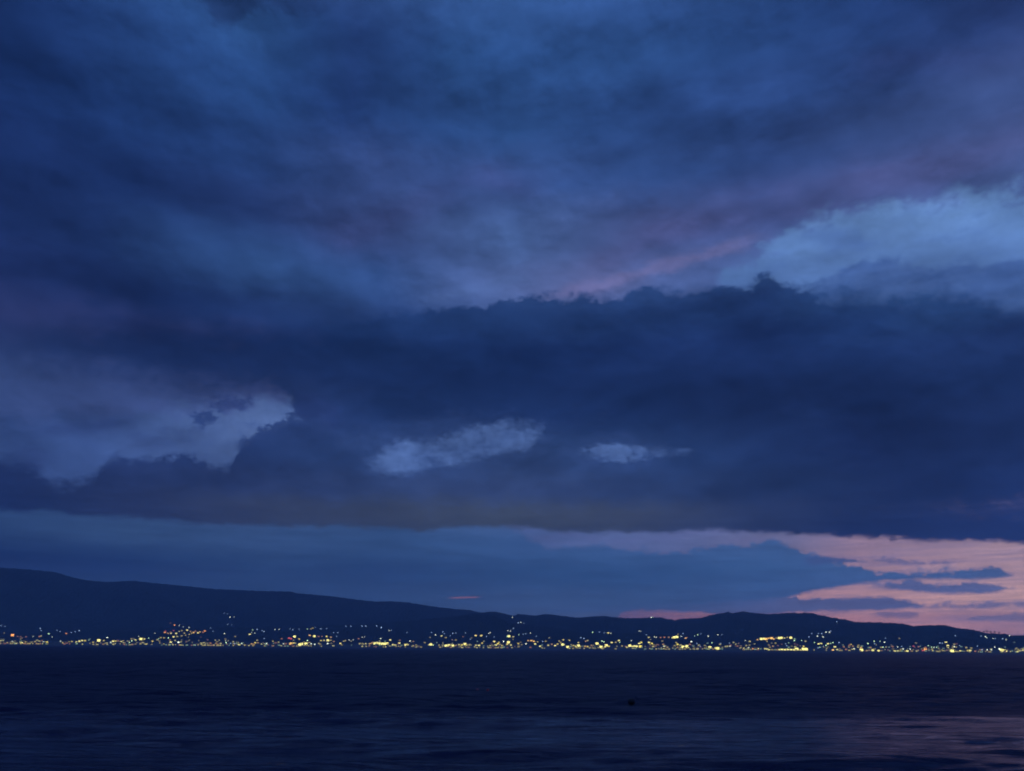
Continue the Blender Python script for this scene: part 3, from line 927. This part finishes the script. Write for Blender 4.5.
# x0 of a 128-pixel strip, where the cluster is, and its lights: x*8 y*8 tint strength
CLUSTERS = [
    (0, 'on dark slope above orange floodlight', '8 125 B 1, 40 132 B .5, 322 147 B 1, 330 165 B .5, 455 165 B .5, 480 172 B .5, 570 180 B .5, 600 173 B .5, 635 165 B 1.2'),
    (0, 'largest and reddest near the shore', '100 201 O 3'),
    (0, 'in loose row beside big orange block', '140 212 O .5, 165 215 O .5, 208 215 O .5, 265 212 W .5, 315 212 O 1, 328 207 P 1, 390 190 G 1.8, 418 215 W .5, 530 188 O 1.5'),
    (0, 'in shore row below big orange block', '5 245 P 1, 22 243 P 1.2, 95 268 W .5, 118 250 Y 1, 130 265 P 2, 170 262 P 2.2, 205 255 Y 1.2, 235 258 Y 1, 255 257 Y 1.2, 280 250 Y 1.5, 295 242 P 1.2, 332 245 O 1, 345 268 W .5, 375 256 Y 1.5'),
    (0, 'in dense shore row leading to terrace', '485 250 W .5, 505 262 Y 1, 520 258 Y .5, 550 255 Y 1, 575 252 Y 1.2, 610 256 P 1.5, 635 250 P 2, 655 245 P 2, 680 245 Y 1.5, 712 240 G .5, 745 258 Y 1.2, 765 265 Y 1, 790 243 P 3, 858 220 W 2.2, 830 245 Y 1.2, 850 262 Y 1.2, 885 265 W 1, 905 250 P 2, 925 248 Y 1.5, 970 253 P 1.5, 985 247 Y 1, 1022 250 P 1'),
    (128, 'on road rising towards red-lit terrace', '5 245 P 1.2, 30 248 G 1, 60 240 P 1.5, 85 210 W .5, 103 232 P 2.4, 130 232 P 1.5, 165 225 G 1.2, 195 250 Y 1.5, 215 185 W .5, 245 230 G .5, 262 222 Y 1, 290 223 Y 1.2, 322 223 G 1.5, 365 215 P 1.8, 395 212 P 1.5, 430 208 Y 1.2, 460 202 Y 1, 490 195 Y 1, 510 187 Y 1.2'),
    (128, 'on red and amber hillside terrace', '295 180 O 2, 318 187 A 1.5, 345 187 P 1.5, 385 187 P 2, 410 172 P 1, 430 165 Y 1, 450 185 Y 1.2, 473 162 P 2, 525 180 A 2.2, 560 183 P 2, 575 175 A 1.5, 615 168 O 1.8, 600 178 O 1, 500 172 A 1, 365 165 R 1, 300 170 R 1, 340 178 O 1, 540 170 O 1'),
    (128, 'just above the red and amber terrace', '340 105 O .5, 372 120 O 2, 410 123 W 1, 440 135 W .5, 488 140 W 1, 660 143 B .5, 680 172 B .5'),
    (128, 'in shore row below amber terrace', '10 268 G 1, 60 272 Y .5, 100 270 Y 1, 150 272 Y 1, 190 275 Y .5, 285 272 Y 1.2, 305 270 P 1.2, 325 267 P 1.8, 342 257 P 1.8, 402 267 W 2.6, 430 240 Y .5, 465 245 O .5, 490 242 Y .5, 525 272 P 2, 515 258 Y 1, 588 268 P 2, 608 262 P 1, 660 265 O 1.2, 675 278 P 2, 705 268 A 1.2, 715 275 O 1'),
    (128, 'in small cluster high on the mountainside', '795 30 B 1, 770 27 B .5, 815 58 W 1.8, 848 55 W 1, 797 115 B 1, 830 117 B .5, 772 187 W 1.5'),
    (128, 'in shore row past the amber terrace', '785 262 G 1.5, 780 248 W .5, 820 270 B .5, 850 272 B .5, 890 278 P 1.5, 908 275 W 1.2, 960 280 P 1.5, 990 272 A 1.5, 1005 275 A 1.5, 1018 262 Y 1.5, 975 195 P 2, 997 160 G 1, 990 180 W .5, 1015 185 W 1'),
    (256, 'along upper road below mountain flank', '8 155 B 1.2, 65 172 B 1.2, 50 165 B .5, 150 155 W 1, 185 155 W 1, 272 152 B .5, 295 157 B 1, 345 155 B .5, 412 152 G 1.2, 440 152 Y 1, 455 145 Y 1, 472 138 B .5, 518 150 B 1.2, 565 148 B .5'),
    (256, 'on high road above bright white quay', '720 130 B .5, 760 130 B 1, 848 128 B 1, 880 128 B 1, 965 127 B 1, 1003 140 B 1.8, 620 182 B .5, 655 182 B 1, 1064 165 W 1, 1084 162 B .5'),
    (256, 'around the red-lit roof above shore', '10 242 P 1, 65 228 B .5, 205 230 O 1, 265 225 R 2, 280 230 R 1.5, 308 212 P 2.4, 345 232 Y 1.5'),
    (256, 'in golden knot above the shore row', '410 245 G 1.5, 430 203 A 2, 467 210 P 2.4, 500 212 O 1, 530 212 O 1, 565 212 Y 2, 600 218 A 1.5, 575 242 P 2.4, 520 245 Y 1.5, 545 243 P 1.5, 600 242 Y 1.2, 622 252 A 1.2, 645 212 B .5'),
    (256, 'in shore row below golden knot', '15 262 A 1, 45 272 P 1, 85 268 W 1.5, 60 265 Y .5, 135 250 Y 1.2, 160 262 A 2, 180 258 P 1, 220 270 W 1, 280 270 A 2.4, 300 265 Y 2, 350 277 P 2.4, 365 272 P 2.4, 400 270 P 2.4, 440 270 W 1.5, 470 277 W 1.5, 573 270 W 2'),
    (256, 'along shore leading to bright quay', '675 268 P 2, 700 250 P 1.2, 715 245 Y 1, 745 240 W 1, 778 238 W 1.2, 820 230 O 1, 850 218 W 1, 870 215 W .5, 830 270 P 1.5, 850 268 Y 1, 878 270 P 1.5, 998 228 W 1.5'),
    (256, 'on the long bright cream quay', '915 270 A 1.5, 930 262 A 1.5, 950 268 P 2.4, 970 265 P 2.6, 990 268 P 2.6, 1012 270 P 2.6, 1030 270 P 2.6, 1049 268 P 2.6, 1074 240 P 2, 1094 278 P 2, 1114 280 P 1.5, 1146 265 P 2, 1144 245 Y .5, 1199 280 P 2.4, 1214 278 P 1.5, 1232 248 W 2.2, 1259 285 P 1.8, 1279 280 Y 1'),
    (384, 'on slope above middle shore row', '183 180 B .5, 380 180 B .5, 413 200 W 1.5, 460 208 P 1.8, 470 175 B 1, 483 188 B .5, 495 222 Y 1.5, 530 205 B .5, 550 187 B 1, 575 185 B .5, 652 183 B 1, 632 215 O .5, 733 205 P 2.2, 778 205 P 2, 850 182 W 1, 838 188 W 1, 820 212 B .5, 575 240 Y 1.2, 700 225 Y .5, 690 235 B .5, 880 215 B .5'),
    (384, 'on skyline notch where ridges meet', '1026 58 W 2'),
    (384, 'in unbroken middle shore row', '375 275 P 2.6, 360 278 P 1.5, 395 280 G 1, 440 282 Y 1, 470 282 P 1.5, 495 285 P 2.4, 520 283 P 2.4, 550 285 P 2.4, 575 282 Y 2, 600 280 P 2, 625 280 Y 2, 648 272 P 2.6, 660 280 Y 1.5, 735 283 P 1.5, 760 283 P 2, 785 265 Y 1.5, 800 250 Y 1, 830 290 Y 1, 850 285 P 1'),
    (384, 'at foot of skyline light on shore', '882 252 P 2.2, 895 280 P 2, 910 270 Y 1.8, 918 260 Y 1.5, 955 252 W 2.4, 945 285 Y 1.5, 995 258 P 2.6, 985 275 Y 1.5, 1015 280 P 1.5, 1000 210 P 2.4, 985 212 G 1.5, 990 165 W 1, 1012 170 W 1.2'),
    (512, 'stepping down below the skyline light', '70 98 W 1.5, 50 103 B 1, 95 105 B .5, 10 148 B 1, 55 198 G 1.2, 90 195 B .5, 148 185 W 1, 110 190 B .5, 195 210 B .5, 10 214 P 1.5, 8 235 Y .5'),
    (512, 'halfway up slope above greenish shore', '645 177 G 1.5, 700 177 B .5, 738 182 B .5, 770 183 P 1.8, 790 186 W 1, 550 222 B 1, 575 228 B 1'),
    (512, 'by the amber hall on shore', '50 268 Y 1.5, 112 270 W 2.2, 130 245 A 1.5, 155 245 A 2.2, 175 250 A 2, 185 272 P 2.2, 225 290 P 2, 205 255 Y 1, 245 250 B 1, 270 250 Y 1, 290 282 P 1.5'),
    (512, 'around brightest cream block on shore', '318 275 A 1, 345 285 P 1.8, 365 272 Y 1.5, 378 248 Y 1, 405 276 P 3, 410 240 Y 1.5, 390 260 Y 1, 445 295 P 2.4, 458 243 Y 1.5, 490 285 Y 1.5, 510 290 P 1.8, 532 285 P 2.4, 532 262 P 1.5, 550 290 Y 1, 590 250 A 1.2, 605 245 P 1, 585 290 A 1.5, 605 292 Y 1.5, 635 283 A 1'),
    (512, 'around green-lit garden on shore', '680 268 P 2.4, 720 250 G 2, 735 255 G 1.5, 712 295 P 2.4, 745 295 P 1.8, 755 283 P 2.6, 775 290 Y 1.5, 798 260 P 2, 830 258 Y 1.2, 855 245 P 1.8, 862 260 G 1.2, 880 288 Y 1, 840 290 P .5'),
    (512, 'in cream cluster past green-lit garden', '920 298 P 1.5, 942 285 P 2.4, 965 290 P 2, 955 245 W 1.2, 985 292 P 2.4, 1000 290 P 2, 1018 268 P 2.2, 1032 260 Y 2.2, 1029 292 Y 2.4'),
    (640, 'on ridge crest near pink sky', '90 60 W 1.8, 105 58 G 1'),
    (640, 'on slope beneath the pink gap', '-6 168 W 1.2, 5 170 W 1, 50 198 B .5, 70 220 P 1.5, 115 215 W 1, 130 218 W 1, 165 220 O 1, 195 218 O 1, 230 218 A 1.2, 262 222 P 1.8, 275 218 P 2.4, 295 215 P 2.4, 305 195 Y 1.2, 345 188 B 1, 330 210 W 1, 365 225 A 1.5, 375 220 O 1, 437 208 G 1.2, 463 198 G 1.5, 487 190 B .5, 545 210 W 2.2, 625 200 W 1.5, 655 198 B .5'),
    (640, 'on shore beneath the pink gap', '72 260 P 2, 95 268 Y 2, 110 282 Y 1.5, 80 275 Y .5, 185 275 A 1, 190 290 W 1, 150 280 O .5, 300 275 Y 2, 290 260 Y 1, 320 280 Y 1.2, 345 295 P 2.4, 375 290 P 2.4, 385 300 P 1.5, 410 253 W 2.6, 400 275 O 1, 300 298 A 1.2, 455 268 B .5, 480 290 B .5'),
    (640, 'on shore short of golden terrace', '515 305 Y 1, 560 300 P 2.4, 535 298 Y .5, 575 262 G 1.2, 605 305 P 2.2, 622 308 P 2.4, 640 275 Y 1, 645 268 B .5, 700 290 P 1.2, 720 290 W 1.2, 715 265 B .5, 748 260 P 1.2, 780 288 O 1, 843 245 W 1.2, 878 252 P 1.5'),
    (640, 'on reddish quay below golden terrace', '805 300 Y 1.2, 825 308 P 2, 850 285 P 1.2, 870 305 W 1, 905 310 O 2, 925 308 O 2, 942 310 P 2.2, 965 308 O 1.5, 1000 310 P 1.5, 1018 312 P 1.5'),
    (640, 'along the golden hotel terrace', '940 238 A 1.5, 970 232 P 2.6, 990 230 P 2.6, 1008 232 A 2.4, 1030 226 A 2.2, 1054 225 A 2.6, 1069 232 A 2, 1089 225 Y 1.2, 1114 225 P 2.6, 1129 222 P 2.4, 1154 225 P 1.5, 1179 218 Y 1, 1206 222 P 2.6, 1234 245 G 1.8, 1239 232 G 1.2'),
    (768, 'on the straight golden sea wall', '10 318 P 1.5, 35 315 A 2, 60 316 P 2, 85 317 P 2, 110 316 P 2, 135 317 P 2, 160 316 P 2, 185 317 P 2, 210 318 P 2, 230 313 P 2.6, 262 318 P 1.5, 285 312 P 3, 305 313 P 2.4, 285 290 Y 1.5'),
    (768, 'between golden terrace and sea wall', '60 265 Y 1, 80 285 O .5, 110 275 O .5, 40 290 A 1, 140 270 B .5, 150 285 B .5, 215 270 O .5, 235 280 O .5, 190 290 Y .5, 30 265 Y .5, 268 245 G 1, 300 250 P 1.2, 10 285 A .5, 165 262 G .5'),
    (768, 'on wooded slope below pink sky', '328 215 B 1.2, 350 188 B .5, 395 210 W 2, 440 215 W 2, 403 190 B .5, 430 190 B 1, 465 178 W 1.5, 490 178 W 1.5, 500 168 B 1, 372 260 G 1.2'),
    (768, 'alone high under the pink skyline', '550 97 B 1.5'),
    (768, 'in greenish row past sea wall', '405 272 P 2, 425 268 P 1.8, 415 298 G 1.2, 400 302 B .5, 440 290 B .5, 465 283 G 1.8, 480 270 P 2, 500 268 G 1.2, 520 262 G 1.5, 535 295 P 2, 520 320 A 2.2, 555 318 P 1.8, 575 322 A 1.5, 570 262 B 1, 605 295 O 1, 625 315 O 1, 650 322 P 1.8, 660 275 Y 1.8, 680 290 A 1, 650 285 O 1, 720 295 O 1, 690 320 W 1.2'),
    (768, 'along shore before the orange beacon', '745 300 A 1.5, 748 320 P 2.6, 770 322 P 2, 800 268 G 2, 800 322 P 1.5, 838 322 P 2.2, 820 300 A 1.2, 850 250 G 1.5, 853 270 B .5, 885 325 P 2, 895 250 G 1.2, 932 258 W 2.2, 920 298 G 1.2, 940 225 B .5, 990 295 O 1, 970 325 O 1, 1015 328 P 1.5, 1010 322 Y 1'),
    (896, 'by the orange beacon on shore', '12 295 W 1.2, 45 292 B .5, 25 328 P 1.8, 5 328 P 1, 60 325 W 1, 90 328 P 1.8, 115 328 W 1, 140 290 R 1, 150 298 O .5, 180 295 O 1, 180 320 R 1, 215 325 R 1.5, 235 318 O 2.5, 235 300 O 1, 258 285 G 1.2, 285 297 G 1.2, 305 300 W 1, 325 300 G 1.2, 300 325 Y 2'),
    (896, 'near the tall white stack of lights', '350 325 P 1, 350 265 B 1, 370 265 B .5, 400 258 P 1.8, 415 285 P 2, 413 303 P 2.2, 375 325 Y 1, 390 328 P .5, 450 330 P 2.4, 465 325 P 1.5, 467 295 W 1.5, 475 205 B .5, 507 328 P 2, 508 285 B .5'),
    (896, 'along dim shore before slanting streak', '575 325 Y 1.5, 592 325 P 2, 590 338 Y .5, 635 330 O 1, 650 290 B .5, 690 330 B .5, 730 325 W 1, 765 335 W 1.2, 790 297 W 1.2'),
    (896, 'of the slanting white shore streak', '828 315 W 2.4, 845 320 P 2.6, 862 324 P 2.6, 880 330 P 2'),
    (896, 'past the slanting white streak', '970 333 P 1.5, 985 318 Y 1.5, 1012 322 P 1.5'),
    (896, 'under trees on low ridge end', '680 207 B .5, 715 213 W 1.5, 725 222 W 1, 775 228 W 1, 795 229 B .5, 853 230 B 1, 880 237 W 1, 908 205 W 1.2'),
]


for x0, phrase, text in CLUSTERS:
    items = []
    for ent in text.split(','):
        X_, Y_, c, s = ent.split()
        items.append((x0 + float(X_) / 8, 610 + float(Y_) / 8, c, float(s)))
    items.sort()
    made = []
    for px, py, c, s in items:
        if c in 'WGB':
            kind = 'floodlight' if s >= 1.8 else 'street_lamp'
        else:
            kind = 'apartment_block' if s >= 2.4 else 'lit_house'
        size = 'faint ' if s <= 0.6 else ('bright ' if s >= 2 and kind == 'lit_house' else '')
        made.append((px, py, c, s, kind, size + TINT[c][0] + ' ' + WORD[kind]))
    for i, (px, py, c, s, kind, text) in enumerate(made):
        o = place(kind, px, py, c, s)
        same = [k for k in range(len(made)) if made[k][5] == text]
        lab = text + ' ' + phrase
        if len(same) > 1:
            k = same.index(i)
            lab += ', ' + ('last' if k == len(same) - 1 and k > 1 else ORD[k]) + ' from the left'
        tag(o, lab, CAT[kind], PLURAL[kind] + ' ' + phrase)

# the rest of the town: hundreds of dim houses and lit doorways packed between the lights above
def dim_town():
    v, f, fm = [], [], []
    mats = [M_wall, M_roof, glow('Y', 0.5, 1.7), glow('P', 1.0, 1.2), glow('G', 0.5, 1.4), glow('O', 0.5, 1.2), glow('A', 1.0, 0.8)]
    n = 0
    while n < 720:
        px = rng.uniform(-60, 1084)
        dens = 0.55 + 0.45 * math.sin(px * 0.021 + 0.6) * math.sin(px * 0.0473 + 1.2)
        if rng.uniform() > dens: continue
        shore = 645.0 + 8.0 * px / 1024 - 0.6
        py = shore - min(13.0, rng.exponential(2.1))
        p, d = on_slope(px, py, 1.8)
        n += 1
        a = -math.atan2(p.x, p.y) + rng.uniform(-.4, .4)
        ca, sa = math.cos(a), math.sin(a)
        w, dp, h = rng.uniform(5, 9), rng.uniform(5, 8), rng.uniform(3, 5.5)
        mb = MB().box(-w / 2, w / 2, 0, dp, -2.5, h, 0).gable(-w / 2, w / 2, 0, dp, h + .01, h * .4, .35, 1)
        g = int(rng.choice([2, 2, 2, 3, 3, 3, 4, 4, 6, 5]))
        for x in (-.25, .25):
            if rng.uniform() < .8:
                mb.box(w * (x - .15), w * (x + .15), -.2, -.03, h * .2, h * .72, g)
        k = len(v)
        v += [(p.x + x * ca - y * sa, p.y + x * sa + y * ca, p.z + z) for x, y, z in mb.v]
        f += [[k + i for i in q] for q in mb.f]
        fm += mb.m
    tag(mesh_obj('dim_town_houses', v, f, mats, None, fm), 'countless dim houses packed between the brighter town lights', 'houses', kind='stuff')


dim_town()

# ------------------------------------------------------------------ trees that break the skyline at the low end of the ridge
def make_tree(name, hgt, wid, loc):
    r = root_empty(name, loc)
    MB().lathe([(.32, -2), (.25, hgt * .3), (.12, hgt * .75)], 7).build('trunk', M_bark, r)
    v, f = [], []
    for _ in range(420):
        while True:
            q = rng.uniform(-1, 1, 3)
            if 0.25 < np.dot(q, q) < 1: break
        lump = 1 + 0.25 * math.sin(q[0] * 5 + hgt) * math.sin(q[2] * 4 + wid)
        c = Vector((q[0] * wid * lump, q[1] * wid * lump, hgt * .62 + q[2] * hgt * .38 * lump))
        n = Vector(rng.normal(size=3)).normalized()
        a = n.orthogonal().normalized() * rng.uniform(.35, .8)
        b = n.cross(a).normalized() * rng.uniform(.35, .8)
        k = len(v)
        v += [c - a, c - b * .6, c + a, c + b * .6]
        f.append((k, k + 1, k + 2, k + 3))
    mesh_obj('crown', v, f, M_leaf, r)
    return r


for px, hgt, wid, lab in ((984.5, 10, 4.5, 'dark round tree first of the skyline clump beside ridge lamps'),
                          (987.5, 14, 5.0, 'tallest dark tree in the skyline clump above the ridge lamps'),
                          (991.0, 11, 5.5, 'broad dark tree in middle of the skyline clump above ridge lamps'),
                          (995.0, 12, 4.6, 'dark upright tree past middle of the skyline clump above ridge lamps'),
                          (999.5, 9, 5.2, 'low dark tree last of the skyline clump above ridge lamps')):
    a = azel(px, 634)[0]
    r_, h_ = hill_h(np.array([a]), np.array([0.999]))
    tag(make_tree('ridge_tree', hgt, wid, (r_[0] * math.sin(math.radians(a)), r_[0] * math.cos(math.radians(a)), h_[0] - 1)), lab, 'tree',
        'trees on the low end of the ridge')


# ------------------------------------------------------------------ floats on the water
def on_water(px, py):
    v = direction(px, py)
    k = -CAM_Z / v.z
    return Vector((v.x * k, v.y * k, 0.0)), k


M_rubber = rough_mat('black_rubber', (0.008, 0.008, 0.010), (0.016, 0.016, 0.02), 6.0, 0.7)
M_red = rough_mat('red_plastic', (0.50, 0.03, 0.04), (0.62, 0.05, 0.06), 8.0, 0.5)
M_faded = rough_mat('faded_red_plastic', (0.42, 0.12, 0.14), (0.52, 0.17, 0.2), 8.0, 0.5)


def ring(mb, R, r, c, n=16, k=8, mi=0):
    b = len(mb.v)
    for i in range(n):
        a = 2 * math.pi * i / n
        for j in range(k):
            t = 2 * math.pi * j / k
            mb.v.append((c[0] + (R + r * math.cos(t)) * math.cos(a), c[1] + r * math.sin(t), c[2] + (R + r * math.cos(t)) * math.sin(a)))
    for i in range(n):
        for j in range(k):
            mb.f.append([b + i * k + j, b + ((i + 1) % n) * k + j, b + ((i + 1) % n) * k + (j + 1) % k, b + i * k + (j + 1) % k]); mb.m.append(mi)
    return mb


p, dist = on_water(631.5, 703.8)
s = dist / 770.0
by = tag(root_empty('mooring_buoy', p + Vector((0, 0, 0.07))), 'small black mooring buoy floating alone on the dark sea', 'buoy')
MB().lathe([(.3 * s, -2.2 * s), (1.9 * s, -1.7 * s), (3.1 * s, -.5 * s), (3.4 * s, .8 * s), (3.1 * s, 2.0 * s), (2.2 * s, 2.9 * s), (.8 * s, 3.3 * s)],
           24).build('float', M_rubber, by, True)
MB().lathe([(3.45 * s, .75 * s), (3.5 * s, 1.0 * s), (3.42 * s, 1.25 * s)], 24).build('band', M_rubber, by, True)
ring(MB(), .8 * s, .25 * s, (0, 0, 4.1 * s)).build('lifting_eye', M_metal, by, True)
for (px, py, lab), fm_ in zip(((477.3, 690.0, 'tiny pale red float on the dark sea, left of its darker twin'),
                    (487.8, 690.6, 'tiny dark red float on the sea, right of its paler twin')), (M_faded, M_red)):
    p, dist = on_water(px, py)
    s = dist / 770.0
    o = tag(root_empty('red_float', p), lab, 'float', 'small red floats on the water')
    MB().lathe([(.2 * s, -1.1 * s), (.9 * s, -.7 * s), (1.25 * s, .2 * s), (1.0 * s, 1.1 * s), (.3 * s, 1.5 * s)], 14).build('float_body', fm_, o, True)
    ring(MB(), .3 * s, .09 * s, (0, 0, 1.8 * s), 10, 6).build('eyelet', M_metal, o, True)


# ------------------------------------------------------------------ air
hz, nt, b = new_mat('air')
nt.nodes.remove(b)
pv = nt.nodes.new('ShaderNodeVolumePrincipled')
pv.inputs['Color'].default_value = (0.50, 0.72, 1.0, 1)
pv.inputs['Density'].default_value = 0.00011
pv.inputs['Anisotropy'].default_value = 0.2
nt.links.new(pv.outputs[0], nt.nodes['Material Output'].inputs['Volume'])
m = MB().box(-5700, 5700, -5700, 5700, -12, 520)
tag(m.build('haze', hz), kind='stuff')

# ------------------------------------------------------------------ output
scene.view_settings.view_transform = 'Standard'
scene.view_settings.look = 'None'
scene.view_settings.exposure = 0.0
scene.view_settings.gamma = 1.0
scene.view_settings.use_curve_mapping = False
scene.render.engine = 'CYCLES'
scene.cycles.use_denoising = True
scene.cycles.use_adaptive_sampling = True
scene.cycles.adaptive_threshold = 0.02
scene.cycles.adaptive_min_samples = 20
scene.cycles.max_bounces = 3
scene.cycles.volume_bounces = 1
scene.cycles.sample_clamp_indirect = 0.3
scene.cycles.pixel_filter_type = 'BLACKMAN_HARRIS'
scene.cycles.filter_width = 2.0
